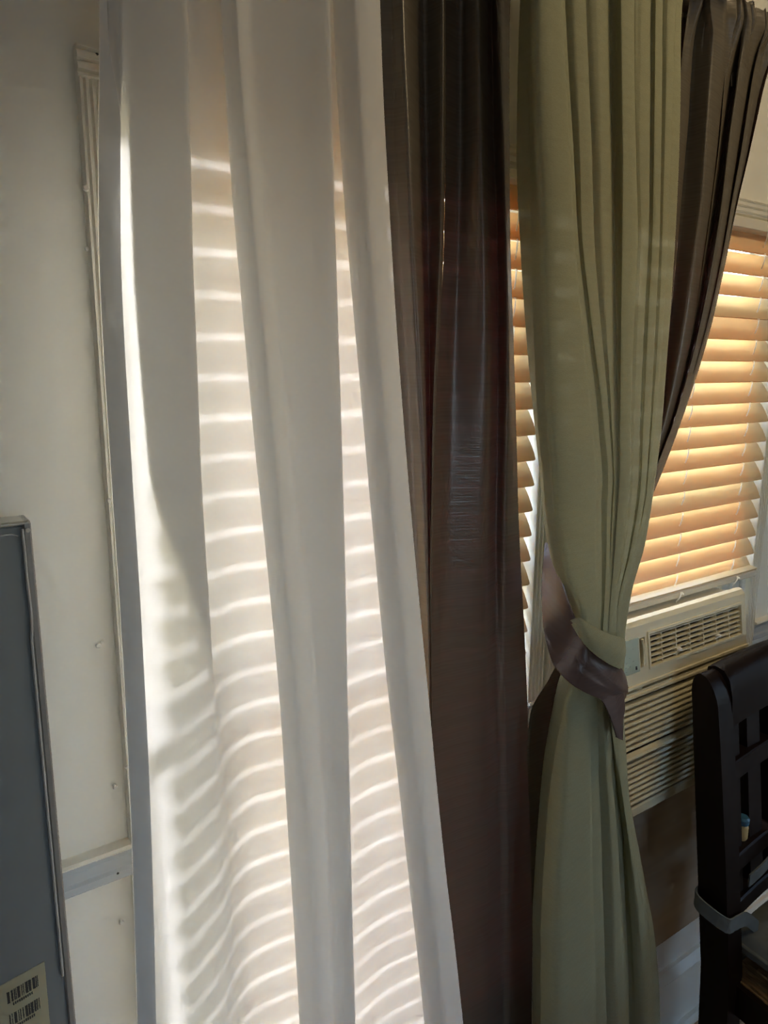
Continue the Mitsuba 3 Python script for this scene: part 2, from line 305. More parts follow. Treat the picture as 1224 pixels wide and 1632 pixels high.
TIE_TOP = [(901, 35, 1309), (860, 85, 1291), (821, 135, 1263), (794, 180, 1236), (786, 213, 1211), (829, 213, 1179), (905, 185, 1128), (991, 130, 1077)]
TIE_BOT = [(888, 35, 1296), (859, 60, 1239), (802, 120, 1195), (760, 180, 1168), (764, 210, 1148), (803, 217, 1122), (875, 200, 1086), (978, 140, 1036)]
GTIE_TOP = [(755, 210, 1242), (758, 222, 1249), (771, 228, 1240), (791, 230, 1228), (831, 222, 1209), (883, 200, 1187), (969, 140, 1148)]
GTIE_BOT = [(758, 210, 1236), (758, 225, 1222), (769, 232, 1206), (788, 234, 1190), (822, 226, 1169), (872, 205, 1143), (968, 140, 1096)]
TAIL_L = [(819, 214, 1119), (841, 212, 1091), (860, 210, 1062), (876, 208, 1032)]
TAIL_R = [(908, 190, 1089), (921, 185, 1057), (917, 185, 1032), (909, 190, 1012)]

# ---------------------------------------------------------------- the setting
X0, X1, Y0, ZC = -1.5, 3.1, -3.6, 2.55
W1, W2, ZB1, ZB2, ZT = (.236, .893), (.965, 1.578), .50, .735, 1.861
WT = .07
def wbox(x0, x1, z0, z1): return trimesh.creation.box(bounds=[[x0, 0, z0], [x1, WT, z1]])
tag(put("wall_window", cat_(wbox(X0 - WT, W1[0], 0, ZC), wbox(W1[0], W1[1], 0, ZB1), wbox(W1[0], W1[1], ZT, ZC), wbox(W1[1], W2[0], 0, ZC),
        wbox(W2[0], W2[1], 0, ZB2), wbox(W2[0], W2[1], ZT, ZC), wbox(W2[1], X1 + WT, 0, ZC)), M_WALL, smooth=False), "cream painted wall with the two windows", kind="structure")
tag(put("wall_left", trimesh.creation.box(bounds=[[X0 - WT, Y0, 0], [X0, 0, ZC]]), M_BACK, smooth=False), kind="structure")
DY0, DY1, DZ = -2.05, -1.4, 2.0
def sbox(y0, y1, z0, z1): return trimesh.creation.box(bounds=[[X1, y0, z0], [X1 + WT, y1, z1]])
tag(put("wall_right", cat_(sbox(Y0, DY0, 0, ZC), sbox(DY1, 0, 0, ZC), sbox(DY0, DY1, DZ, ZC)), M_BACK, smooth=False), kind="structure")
d1 = tag("door_1", "glazed door in the right wall, outside the picture", kind="structure")
xa, xb = X1 + .015, X1 + .055
put("frame", cat_(box(xa, xb, DY0, DY0 + .09, 0, DZ), box(xa, xb, DY1 - .09, DY1, 0, DZ), box(xa, xb, DY0, DY1, 0, .16), box(xa, xb, DY0, DY1, DZ - .10, DZ)), M_VINYL, d1)
xc = .5 * (xa + xb)
put("pane", (np.array([[xc, DY0 + .088, .158], [xc, DY1 - .088, .158], [xc, DY1 - .088, DZ - .098], [xc, DY0 + .088, DZ - .098]]), np.array([[0, 1, 2], [0, 2, 3]])), M_GLASS, d1, smooth=False)
W3 = (-.6, .3, 1.1, 1.9)
def rbox(x0, x1, z0, z1): return trimesh.creation.box(bounds=[[x0, Y0 - WT, z0], [x1, Y0, z1]])
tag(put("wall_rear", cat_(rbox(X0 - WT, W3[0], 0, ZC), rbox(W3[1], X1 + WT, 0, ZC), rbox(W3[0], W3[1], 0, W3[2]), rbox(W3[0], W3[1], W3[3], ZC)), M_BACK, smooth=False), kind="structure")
tag(put("floor", trimesh.creation.box(bounds=[[X0 - WT, Y0 - WT, -.1], [X1 + WT, WT, 0]]), M_FLOOR, smooth=False), kind="structure")
tag(put("ceiling", trimesh.creation.box(bounds=[[X0 - WT, Y0 - WT, ZC], [X1 + WT, WT, ZC + .1]]), M_CEIL, smooth=False), kind="structure")

def window(n, x0, x1, ZB, zsash, raised):
    w = tag(f"window_{n}", f"white vinyl sash window behind the {'sheer and satin curtains' if n == 1 else 'air conditioner and right blind'}", kind="structure")
    y0, y1 = .028, .066
    put("frame", cat_(box(x0, x0 + .012, y0, y1, ZB, ZT), box(x1 - .012, x1, y0, y1, ZB, ZT), box(x0, x1, y0, y1, ZT - .012, ZT), box(x0, x1, y0, y1, ZB, ZB + .012)), M_VINYL, w)
    def sash(za, zb, y):
        f_ = .022
        s = put("sash", cat_(box(x0 + .011, x0 + .011 + f_, y, y + .016, za, zb), box(x1 - .011 - f_, x1 - .011, y, y + .016, za, zb), box(x0 + .011 + f_, x1 - .011 - f_, y, y + .016, za, za + f_), box(x0 + .011 + f_, x1 - .011 - f_, y, y + .016, zb - f_, zb)), M_VINYL, w)
        xa, xb, yc = x0 + .010 + f_, x1 - .010 - f_, y + .008
        v = np.array([[xa, yc, za + f_ - .001], [xb, yc, za + f_ - .001], [xb, yc, zb - f_ + .001], [xa, yc, zb - f_ + .001]])
        put("pane", (v, np.array([[0, 1, 2], [0, 2, 3]])), M_GLASS, s, smooth=False)
    sash(zsash, ZT - .011, .048)
    sash(ZB + .011 + raised, zsash + .022 + raised, .031)
window(1, *W1, ZB1, 1.25, 0.0)
window(2, *W2, ZB2, 1.33, .36)

w3 = tag("window_3", "wide window in the rear wall behind the camera", kind="structure")
xm = .5 * (W3[0] + W3[1]); ya, yb_ = Y0 - WT + .01, Y0 - .015
put("frame", cat_(box(W3[0], W3[0] + .04, ya, yb_, W3[2], W3[3]), box(W3[1] - .04, W3[1], ya, yb_, W3[2], W3[3]), box(xm - .02, xm + .02, ya, yb_, W3[2], W3[3]), box(W3[0], W3[1], ya, yb_, W3[2], W3[2] + .04), box(W3[0], W3[1], ya, yb_, W3[3] - .04, W3[3])), M_VINYL, w3)
for xa, xb in ((W3[0] + .038, xm - .018), (xm + .018, W3[1] - .038)):
    yc = .5 * (ya + yb_)
    put("pane", (np.array([[xa, yc, W3[2] + .038], [xb, yc, W3[2] + .038], [xb, yc, W3[3] - .038], [xa, yc, W3[3] - .038]]), np.array([[0, 1, 2], [0, 2, 3]])), M_GLASS, w3, smooth=False)

def fluted(w, t, n=4):
    """outline (across, out) of a fluted casing strip of width w"""
    p = [(0, 0), (0, t * .75), (w * .04, t)]
    for i in range(n):
        c = w * (.16 + .68 * i / (n - 1)); h = w * .045
        p += [(c - h * 1.7, t), (c - h * .5, t * .62), (c + h * .5, t * .62), (c + h * 1.7, t)]
    return p + [(w * .96, t), (w, t * .75), (w, 0)]
def leg(x, w, z0, z1): return prism([(x + a, -b_) for a, b_ in fluted(w, .013)], "z", z0, z1)
def head(x0, x1, z, h): return prism([(-b_, z + a) for a, b_ in fluted(h, .014, 3)], "x", x0, x1)
t = tag("trim_1", "white fluted casing around the left window", kind="structure")
put("leg", leg(.209, .028, ZB1 - .03, ZT), M_TRIM, t); put("leg", leg(.885, .038, ZB1 - .03, ZT), M_TRIM, t)
hd = put("head", head(.209, .924, ZT, .030), M_TRIM, t)
put("nail_hole", trimesh.creation.icosphere(2, .0016).apply_translation([.2285, -.013, 1.884]), M_INK, hd)
put("sill", box(.20, .93, -.035, .03, ZB1 - .03, ZB1), M_TRIM, t)
t = tag("trim_2", "white fluted casing around the right window", kind="structure")
put("leg", leg(.935, .038, ZB2 - .03, ZT), M_TRIM, t); put("leg", leg(1.574, .038, ZB2 - .03, ZT), M_TRIM, t)
put("head", head(.935, 1.612, ZT, .030), M_TRIM, t)
put("sill", box(.93, 1.62, -.03, .03, ZB2 - .03, ZB2), M_TRIM, t)

RAIL_T = 1.008
def rail(n, x0, x1, label):
    t = tag(f"trim_{n}", label, kind="structure")
    z = RAIL_T
    put("rail_board", prism([(0, z - .046), (-.010, z - .046), (-.013, z - .043), (-.013, z - .034), (-.0105, z - .030), (-.0105, z - .016), (-.014, z - .011), (-.015, z - .005), (0, z - .005)], "x", x0, x1), M_RAIL, t)
    put("cap_bead", prism([(0, z - .0055), (-.017, z - .0055), (-.0185, z - .003), (-.016, z - .0003), (-.010, z), (0, z)], "x", x0, x1), M_BEAD, t)
    return t
r3 = rail(3, X0, .209, "blue grey chair rail with a cream top bead, left of the windows")
put("nail_hole", trimesh.creation.icosphere(2, .0014).apply_translation([.191, -.0128, .973]), M_INK, r3)
rail(4, .8875, .934, "short piece of chair rail on the post between the windows")
rail(5, 1.6125, X1, "chair rail right of the air conditioner")
t = tag("baseboard_window", "white baseboard with a ridged cap below the air conditioner", kind="structure")
put("board", prism([(0, .0), (-.014, .0), (-.014, .158), (-.009, .163), (0, .163)], "x", X0, X1), M_BASE, t)
put("cap", prism([(0, .162), (-.015, .162), (-.017, .166), (-.013, .170), (-.0165, .174), (-.012, .179), (-.0145, .183), (-.008, .190), (0, .191)], "x", X0, X1), M_BASE, t)
put("shoe", prism([(-.013, 0), (-.028, 0), (-.027, .010), (-.022, .020), (-.013, .024)], "x", X0, X1), M_BASE, t)
bp = tag(put("wall_shade", box(1.20, 2.05, -.012, 0, .286, .74, .002), M_ACSHADE), "thin brown sheet standing in for the air conditioner shadow on the wall", kind="structure")  # brown sheet in place of the shadow the air conditioner casts below

# ceiling lamp, in the middle of the room behind the camera
cl = thing("ceiling_lamp", "round opal ceiling lamp in the middle of the ceiling", "lamp")
put("base", trimesh.creation.cylinder(.20, .03, sections=48).apply_translation([1.3, -.8, ZC - .015]), M_TRIM, cl)
dsc = trimesh.creation.cylinder(.17, .05, sections=48).apply_translation([1.3, -.8, ZC - .055])
k = put("diffuser", dsc, M_PINW, cl)
scene[k] = {**scene[k], "emitter": {"type": "area", "radiance": rgb(*LAMP)}}

# ---------------------------------------------------------------- venetian blinds
def slat_mesh(w, L, th=.0028, crown=.0022, tilt=64):
    s = np.linspace(-1, 1, 9)
    up_ = crown * (1 - s**2)
    prof = np.concatenate([np.stack([s * w / 2, up_ + th / 2], 1), np.stack([s[::-1] * w / 2, up_[::-1] - th / 2], 1)])
    a = math.radians(tilt); c, sn = math.cos(a), math.sin(a)
    # across = towards the room (-y) and down; the crown faces the room
    y = -(prof[:, 0] * c + prof[:, 1] * sn); z = -prof[:, 0] * sn + prof[:, 1] * c
    n = len(prof); rings = []
    for x, k in ((0, .90), (.0012, .97), (.003, 1), (L - .003, 1), (L - .0012, .97), (L, .90)):
        rings.append(np.stack([np.full(n, x), y * k, z * k], 1))
    V = np.array(rings)
    f = [[i * n + j, i * n + (j + 1) % n, (i + 1) * n + (j + 1) % n, (i + 1) * n + j] for i in range(5) for j in range(n)]
    f = np.array(f); tri = np.vstack([f[:, [0, 1, 2]], f[:, [0, 2, 3]]])
    e = 5 * n
    caps = [[0, j + 1, j] for j in range(1, n - 1)] + [[e, e + j, e + j + 1] for j in range(1, n - 1)]
    m = trimesh.Trimesh(V.reshape(-1, 3), np.vstack([tri, caps]), process=False)
    if m.volume < 0: m.invert()
    return m

TILT, PITCH, SW = 58.5, .0415, .050
def blind(label, x0, x1, zfirst, zrail, nstack, cords, yc=.0):
    b = thing("venetian_blind", label, "blind")
    dl = SW / 2 * math.sin(math.radians(TILT))
    put("headrail", box(x0, x1, yc - .018, yc + .022, zfirst + .040, ZT - .004), M_HEADRAIL, b)
    sm = mikit.ply(slat_mesh(SW, x1 - x0, tilt=TILT), M_SLAT, smooth=40)
    rng = random.Random(len(label))
    z = zfirst + dl; n = 0
    zlow = zrail + .018 + .004 * nstack
    while z - dl > zlow - .022:
        put("slat", sm, None, b, loc=(x0 + rng.uniform(-.0008, .0008), yc, z + rng.uniform(-.0006, .0006)))
        z -= PITCH; n += 1
    flat = mikit.ply(slat_mesh(SW, x1 - x0, tilt=3), M_SLAT, smooth=40)
    for i in range(nstack):
        put("slat", flat, None, b, loc=(x0, yc, zrail + .0165 + .0036 * (i + .5)))
    put("bottom_rail", box(x0, x1, yc - .026, yc + .026, zrail, zrail + .015, .003), M_RAILB, b)
    for cx_ in cords:
        pth = []
        zz = ZT - .02; i = 0
        ztop = zfirst + .03
        dy = SW / 2 * math.cos(math.radians(TILT))
        while ztop - PITCH * i > zrail + .02:
            za = zfirst - PITCH * (i - 1)
            for s_, off in ((0, 0), (.3, .0015), (.6, .004), (.8, .0045), (.95, .002)):
                pth.append([cx_ + off + rng.uniform(-.0006, .0006), yc - dy - .0035 - .0045 * math.sin(s_ * 3.1) + .018 * s_, za - PITCH * s_])
            i += 1
        pth.append([cx_, yc - .028, zrail + .012])
        put("ladder_cord", tube(pth, .0013, 6), M_CORD, b)
        ang = np.linspace(0, 5.2, 16)
        tail = [[cx_ - .004 + .009 * math.sin(a_) * (.4 + a_ / 6), yc - .030 - .003 * math.sin(2 * a_), zrail + .012 - .004 * a_ - .006 * math.cos(a_) + .006] for a_ in ang]
        put("cord_tail", tube(tail, .0012, 6), M_CORD, b)
    return b
blind("white venetian blind partly open behind the white sheer curtain", .2735, .877, 1.8035, .503, 2, (.33, .58, .815))
blind("amber glowing venetian blind above the air conditioner", .985, 1.574, 1.797, 1.127, 1, (1.055, 1.290, 1.490))

# ---------------------------------------------------------------- curtains
rods = thing("curtain_rod", "thin metal curtain rod nearest the wall carrying the satin panels", "curtain rod")
put("bar", tube([[.1, -.075, 2.118], [1.34, -.075, 2.118]], .009, 14), M_STEEL, rods)
for xx in (.15, 1.318): put("bracket", cat_(box(xx - .008, xx + .008, -.07, 0, 2.113, 2.122), box(xx - .012, xx + .012, -.004, 0, 2.09, 2.15)), M_STEEL, rods)
rod2 = thing("curtain_rod", "front curtain rod carrying the white sheer and the green curtain", "curtain rod")
put("bar", tube([[.1, -.138, 2.15], [1.16, -.138, 2.15]], .010, 14), M_STEEL, rod2)
for xx in (.16, 1.145): put("bracket", cat_(box(xx - .008, xx + .008, -.132, 0, 2.145, 2.154), box(xx - .012, xx + .012, -.004, 0, 2.155, 2.19)), M_STEEL, rod2)

def hem(G, c0, c1, off, rows=slice(None)):
    H = G[rows, c0:c1].copy()
    e = np.gradient(G[rows], axis=1)[:, c0:c1]; nrm = np.stack([e[..., 1], -e[..., 0], 0 * e[..., 0]], -1)
    nrm /= np.linalg.norm(nrm, axis=-1, keepdims=True) + 1e-9
    return grid_mesh(H + nrm * off)

c = thing("sheer_curtain", "white sheer curtain glowing with stripes of blind light, leftmost of the curtains", "curtain")
G = cloth(SHEER, 10, 170, .0016, 1, gather=(2.15, .003, .03, 1.1, .156))
put("panel", grid_mesh(G), M_SHEER, c, smooth=True)
e = G[:, :1]
L = np.linspace(0, .017, 6)
hx = np.stack([np.stack([G[:, 0, 0] + l, G[:, 0, 1] - .0025 + .0020 * (l / .017) - l * .3, G[:, 0, 2]], -1) for l in L], 1)
hx2 = hx + [0, -.0022, 0]
hk = put("side_hem", cat_(grid_mesh(hx), grid_mesh(hx2)), M_SHEERHEM, c, smooth=True)
c = thing("satin_curtain", "narrow taupe satin panel beside the sheer, with a sunlit stripe near its top", "curtain")
put("panel", grid_mesh(cloth(SATIN_A, 10, 150, .0012, 2, gather=(2.118, .004, .03, 1.2, .092))), M_SATIN, c, smooth=True)
c = thing("satin_curtain", "wide dark maroon and taupe satin panel between the sheer and the green curtain", "curtain")
put("panel", grid_mesh(cloth(SATIN_B, 12, 150, .0014, 3, gather=(2.118, .004, .03, 1.2, .092))), M_SATIN, c, smooth=True)
c = thing("satin_curtain", "taupe satin curtain gathered on its rod and swept behind the green curtain on the right", "curtain")
GB = cloth(SATIN_R[:4], 9, 24, .0016, 6, gather=(2.118, .005, .06, .8, .056))
G = cloth(SATIN_R, 9, 190, .0016, 4, gather=(2.118, .007, .045, .9, .096), cusp=.5)
put("panel", grid_mesh(G), M_SATIN, c, smooth=True)
put("rod_pocket", grid_mesh(GB), M_SATIN, c, smooth=True)
c = thing("green_curtain", "sage green curtain tied back in front of the air conditioner", "curtain")
G = cloth(GREEN, 8, 230, .0014, 5, gather=(2.15, .003, .03, .8, .156), cusp=.75)
put("panel", grid_mesh(G), M_GREEN, c, smooth=True)

def band(top, bot, n=10, m=14, bulge=.006, fold=.004, seed=0):
    a, b_ = (crom(np.array(P, float) / 1000, n) for P in (top, bot))
    a[:, 1] *= -1; b_[:, 1] *= -1
    a, b_ = a[:, [0, 1, 2]], b_[:, [0, 1, 2]]
    s = np.linspace(0, 1, m)[None, :, None]
    V = a[:, None] * (1 - s) + b_[:, None] * s
    q = np.stack([np.broadcast_to(np.arange(len(a))[:, None] * .05, V.shape[:2]), np.broadcast_to(np.linspace(0, 1, m)[None] * 5, V.shape[:2]), np.zeros(V.shape[:2])], -1)
    out = bulge * np.sin(np.pi * s[..., 0]) + fold * 2 * (meshkit.fbm(q, 3, seed) - .5) * np.sin(np.pi * s[..., 0])
    V[..., 1] -= out
    return V
def thick(V, t=.003):
    B = V.copy(); B[..., 1] += t
    r, c_ = V.shape[:2]
    m = cat_(grid_mesh(V), grid_mesh(B[:, ::-1]))
    edge = cat_(grid_mesh(np.stack([V[0], B[0]])), grid_mesh(np.stack([B[-1], V[-1]])), grid_mesh(np.stack([B[:, 0], V[:, 0]])), grid_mesh(np.stack([V[:, -1], B[:, -1]])))
    return cat_(m, edge)
tb = thing("curtain_tieback", "plum satin tieback slung around the green curtain, its tail hanging down", "curtain tieback")
TIE = [(x, d, z) for x, d, z in TIE_TOP]
put("sash", thick(band(TIE_TOP, TIE_BOT, 10, 16, .008, .006, 1)), M_PLUM, tb, smooth=40)
put("tail", thick(band(TAIL_L, TAIL_R, 8, 10, .006, .004, 2)), M_PLUM, tb, smooth=40)
tb = thing("curtain_tieback", "short sage green tieback wrapped above the plum sash", "curtain tieback")
put("sash", thick(band(GTIE_TOP, GTIE_BOT, 10, 12, .004, .001, 3)), M_GREEN, tb, smooth=40)

# ---------------------------------------------------------------- air conditioner
ac = thing("air_conditioner", "beige window air conditioner with louvred front below the right blind", "air conditioner")
ax0, ax1, at_, am, ab = .955, 1.452, 1.130, 1.012, .738
def fd(z): return -(.066 + (at_ - z) / (at_ - am) * .018)
put("case", cat_(box(ax0 + .012, ax1 - .012, -.052, .42, 1.114, 1.120, .001), box(ax0 + .012, ax1 - .012, -.052, .42, .745, .751, .001), box(ax0 + .012, ax0 + .018, -.052, .42, .75, 1.115, .001), box(ax1 - .018, ax1 - .012, -.052, .42, .75, 1.115, .001), box(ax0 + .012, ax1 - .012, .412, .42, .75, 1.115, .001)), M_ACMETAL, ac)
# upper fascia as a slanted frame around grille, panel and lever recess
gx0, gx1, gz0, gz1 = 1.127, 1.437, 1.036, 1.105
def slab(x0, x1, z0, z1, depth=.03, proud=0.0):
    p = [(fd(z0) - proud, z0), (fd(z1) - proud, z1), (fd(z1) + depth, z1), (fd(z0) + depth, z0)]
    return prism(p, "x", x0, x1)
top = prism([(fd(gz1), gz1), (fd(at_ - .010), at_ - .010), (fd(at_) + .004, at_ - .002), (fd(at_) + .012, at_), (-.045, at_ - .004), (-.045, gz1)], "x", ax0, ax1)
put("fascia", cat_(top, slab(ax0, 1.104, gz0, gz1), slab(1.120, gx0, gz0, gz1), slab(gx1, ax1, gz0, gz1), slab(1.104, 1.120, gz0, gz0 + .008), slab(1.104, 1.120, gz1 - .008, gz1), slab(ax0, ax1, am + .002, gz0)), M_AC, ac, smooth=25)
put("inner_housing", box(ax0 + .018, ax1 - .018, .300, .304, .751, 1.114), M_AC, ac)
fr = put("grille_frame", cat_(slab(gx0, gx1, gz1 - .0045, gz1, .006, .003), slab(gx0, gx1, gz0, gz0 + .0045, .006, .003), slab(gx0, gx0 + .0045, gz0, gz1, .006, .003), slab(gx1 - .0045, gx1, gz0, gz1, .006, .003)), M_AC, ac)
for i in range(6):
    z = gz0 + .0115 + (gz1 - gz0 - .021) * i / 5
    put("louver", prism([(fd(z) + .001, z + .0013), (fd(z) + .001, z - .0011), (fd(z) + .009, z - .0004), (fd(z) + .009, z + .0014)], "x", gx0 + .004, gx1 - .004), M_AC, fr)
for i in range(1, 7):
    x = gx0 + (gx1 - gx0) * i / 7
    put("vane", slab(x - .0012, x + .0012, gz0 + .004, gz1 - .004, .012, -.0015), M_AC, fr)
for x in (1.222, 1.352):
    z = gz0 + .016
    put("tab", box(x - .006, x + .006, fd(z) - .004, fd(z) + .006, z - .0035, z + .0035, .002), M_PINW, fr)
put("control_panel", slab(ax0 + .012, 1.100, gz0 + .003, gz1 - .005, .001, .0018), M_ACPANEL, ac)
cp = [k for k in scene if k.endswith("control_panel")][0]
def mark(x, z, w, h): return slab(x - w / 2, x + w / 2, z - h / 2, z + h / 2, .0005, .0022)
put("display_window", mark(1.0895, gz0 + .011, .004, .006), M_INK, cp)
rg = random.Random(3)
put("print_marks", cat_(*[mark(1.03 + .0105 * i + rg.uniform(-.001, .001), gz0 + .010 + .0075 * j, rg.uniform(.002, .005), .0012) for i in range(6) for j in range(6) if rg.random() < .75 and not (i > 4 and j < 2)]), mat("faint_ink", two(prin((.25, .32, .27), .5))), cp)
zs_ = np.linspace(gz0 + .010, gz1 - .010, 14)
put("lever", tube([[1.1105 + .0045 * math.sin((z - zs_[0]) / (zs_[-1] - zs_[0]) * math.pi), fd(z) - .001 + .0, z] for z in zs_], .0028, 8), M_AC, ac)
# seam between fascia and lower grille, with three dark slots
lf = -.084
put("seam", cat_(box(ax0, ax1, lf - .003, -.05, 1.0095, am + .004, .001), box(ax0, ax1, lf + .001, -.05, .996, 1.0025, .001), *[box(x0_, x1_, lf + .001, -.05, 1.002, 1.010, .0005) for x0_, x1_ in ((ax0, 1.00), (1.095, 1.108), (1.20, 1.212), (1.425, ax1))]), M_AC, ac)
lg = put("lower_grille", cat_(box(ax0, ax0 + .02, lf, -.05, ab, .998, .003), box(ax1 - .02, ax1, lf, -.05, ab, .998, .003), box(ax0, ax1, lf + .002, -.05, ab, ab + .022, .003), box(ax0, ax1, lf - .002, -.05, .990, .998, .002)), M_AC, ac)
def lslat(z): return prism([(lf + .001, z + .0035), (lf - .001, z), (lf + .001, z - .0034), (lf + .010, z - .0004), (lf + .010, z + .0040)], "x", ax0 + .018, ax1 - .018)
zsl = list(np.linspace(.976, .890, 8)) + list(np.linspace(.855, .772, 8))
for z in zsl: put("slat", lslat(z), M_AC, lg)
put("mid_moulding", prism([(lf + .004, .880), (lf - .004, .876), (lf - .006, .872), (lf - .002, .867), (lf + .01, .866)], "x", ax0 + .012, 1.34), M_AC, lg)
put("side_panel", cat_(*[box(1.452 + .020 * i, 1.4705 + .020 * i, .000 - .004 * (i % 2), .012, .80, 1.118, .002) for i in range(6)]), M_PINW, ac)

# ---------------------------------------------------------------- dining chair
ch = thing("dining_chair", "dark brown wooden dining chair with lattice back in front of the air conditioner", "chair")
CX0, CX1 = 1.185, 1.635
def yb(z): return -.133 - .134 * (1 - z)          # rear face of the back, leaning towards the window
def post(x0, x1):
    zs = [.0, .25, .47, .7, .9, .985]
    rear = [(yb(max(z, .40)) + (0 if z > .4 else -.02 * (.4 - z)), z) for z in zs]
    front = [(yb(max(z, .40)) - .057 + .006 * max(0, z - .8) / .2 - (0 if z > .4 else .01 * (.4 - z)), z) for z in zs]
    th = np.linspace(0, math.pi, 13)[1:-1]
    yc_, r_ = .5 * (rear[-1][0] + front[-1][0]), .5 * (rear[-1][0] - front[-1][0])
    arc = [(yc_ + r_ * math.cos(a_) + .012 * math.sin(a_), .985 + .052 * math.sin(a_)) for a_ in th]
    m = prism(rear + arc + front[::-1], "x", x0, x1)
    return m
put("post", post(CX0, CX0 + .044), M_WOOD, ch, smooth=35); put("post", post(CX1 - .044, CX1), M_WOOD, ch, smooth=35)
def cross(z0, z1, t0, t1, x0=CX0 + .042, x1=CX1 - .042, bow=.012, n=14, round_top=False):
    """horizontal member of the back, slightly bowed towards the window"""
    rows = []
    for x in np.linspace(x0, x1, n):
        s_ = (x - x0) / (x1 - x0); b_ = bow * math.sin(math.pi * s_)
        if round_top:
            prof = [(yb(z0) - t0, z0), (yb(z0) - t1, z0), (yb(.98) - t1 - .002, z1 - .05), (yb(1.) - t1 + .004, z1 - .018), (yb(1.) - t1 + .016, z1 - .004), (yb(1.) - .5 * (t0 + t1) + .012, z1), (yb(1.) - t0 + .004, z1 - .006), (yb(1.) - t0 + .006, z1 - .03)]
        else:
            prof = [(yb(z0) - t0, z0), (yb(z0) - t1, z0), (yb(z1) - t1, z1 - .003), (yb(z1) - t1 + .003, z1), (yb(z1) - t0, z1)]
        rows.append([[x, y + b_, z] for y, z in prof])
    V = np.array(rows); V = np.concatenate([V, V[:, :1]], 1)
    m = grid_mesh(V)
    k_ = V.shape[1]
    caps = [[0, j + 1, j] for j in range(1, k_ - 2)] + [[(n - 1) * k_, (n - 1) * k_ + j, (n - 1) * k_ + j + 1] for j in range(1, k_ - 2)]
    m = trimesh.Trimesh(m.vertices, np.vstack([m.faces, caps]), process=True)
    m.fix_normals()
    return m
put("crest_rail", cross(.938, 1.043, .006, .050, round_top=True), M_WOOD, ch, smooth=40)
for z0, z1 in ((.835, .868), (.660, .690), (.575, .602)):
    put("cross_rail", cross(z0, z1, .004, .050), M_WOOD, ch, smooth=30)
def spindle(x, w, z0, z1, t0=.016, t1=.040):
    s_ = (x - CX0) / (CX1 - CX0); b_ = .012 * math.sin(math.pi * min(max(s_, 0), 1))
    p = [(yb(z0) - t0 + b_, z0), (yb(z0) - t1 + b_, z0), (yb(z1) - t1 + b_, z1), (yb(z1) - t0 + b_, z1)]
    return prism(p, "x", x - w / 2, x + w / 2)
for x, w in ((1.2535, .046), (1.334, .044), (1.410, .036), (1.486, .044), (1.5665, .046)):
    put("spindle", spindle(x, w, .585, .945), M_WOOD, ch)
sy0, sy1 = yb(.47) - .02, yb(.47) - .44
from shapely.geometry import Polygon
seat_out = Polygon([(CX0 + .030, sy0), (CX1 - .030, sy0), (CX1 + .02, sy1), (CX0 - .02, sy1)]).buffer(-.03).buffer(.03)
fm = trimesh.creation.extrude_polygon(seat_out, .06, engine="earcut").apply_translation([0, 0, .395])
put("seat_frame", fm, M_WOOD, ch)
so = seat_out.buffer(-.012)
layers = [trimesh.creation.extrude_polygon(so.buffer(-.004 * i * i), .006, engine="earcut").apply_translation([0, 0, .452 + .005 * i]) for i in range(4)]
put("seat", cat_(*layers), M_SEAT, ch, smooth=60)
for x, y in ((CX0 + .005, sy1 + .045), (CX1 - .045, sy1 + .045)):
    put("leg", box(x, x + .042, y - .042, y, 0, .40, .003), M_WOOD, ch)

cu = thing("seat_cushion", "grey cushion on the dining chair seat, tied to the chair post", "cushion")
cxm, cym = .5 * (CX0 + CX1), .5 * (sy0 + sy1) + .06
u_, v_ = np.meshgrid(np.linspace(-1, 1, 46), np.linspace(-1, 1, 46))
rr = np.maximum(np.abs(u_), np.abs(v_))
hgt = .040 * np.sqrt(np.clip(1 - rr**4, 0, 1)) + .004 * (meshkit.fbm(np.stack([u_ * 3, v_ * 3, 0 * u_], -1), 3, 7) - .5) * (rr < .97)
wx, wy = .185 * (1 - .05 * v_**2), .155 * (1 - .05 * u_**2)
base = np.stack([cxm + .004 + u_ * wx, cym + v_ * wy, np.zeros_like(u_)], -1)
Vt, Vb = base.copy(), base.copy()
Vt[..., 2] = .522 + hgt; Vb[..., 2] = .522 - .045 * np.sqrt(np.clip(1 - rr**6, 0, 1))
pad = put("pad", cat_(grid_mesh(Vt), grid_mesh(Vb[:, ::-1])), M_CUSH, cu, smooth=True)
ring = np.concatenate([base[0], base[:, -1][1:], base[-1][::-1][1:], base[:, 0][::-1][1:-1]]); ring[:, 2] = .522
put("piping", tube(np.vstack([ring, ring[:2]]), .004, 8), M_CUSH, cu, smooth=True)
def strap(pts, w, nrm_up=True):
    P = crom(np.array(pts, float), 8)
    V = np.stack([P + [0, 0, w / 2], P - [0, 0, w / 2]], 1)
    m = grid_mesh(V)
    t_ = np.gradient(P, axis=0); nn = np.stack([t_[:, 1], -t_[:, 0], 0 * t_[:, 0]], 1); nn /= np.linalg.norm(nn, axis=1, keepdims=True) + 1e-9
    O = V + nn[:, None] * .003
    return cat_(grid_mesh(V), grid_mesh(O[:, ::-1]), grid_mesh(np.stack([O[:, 0], V[:, 0]], 1)), grid_mesh(np.stack([V[:, 1], O[:, 1]], 1)))
zc = .585; ys = yb(zc)
put("tie", strap([(1.262, ys - .075, zc - .03), (1.234, ys - .066, zc - .005), (1.205, ys - .064, zc), (1.180, ys - .063, zc + .004), (1.168, ys - .045, zc + .012), (1.166, ys - .01, zc + .02), (1.180, ys + .008, zc + .022), (1.215, ys + .010, zc + .018), (1.245, ys - .002, zc + .012)], .030), M_CUSH, cu, smooth=40)
zd = .645; ys = yb(zd)
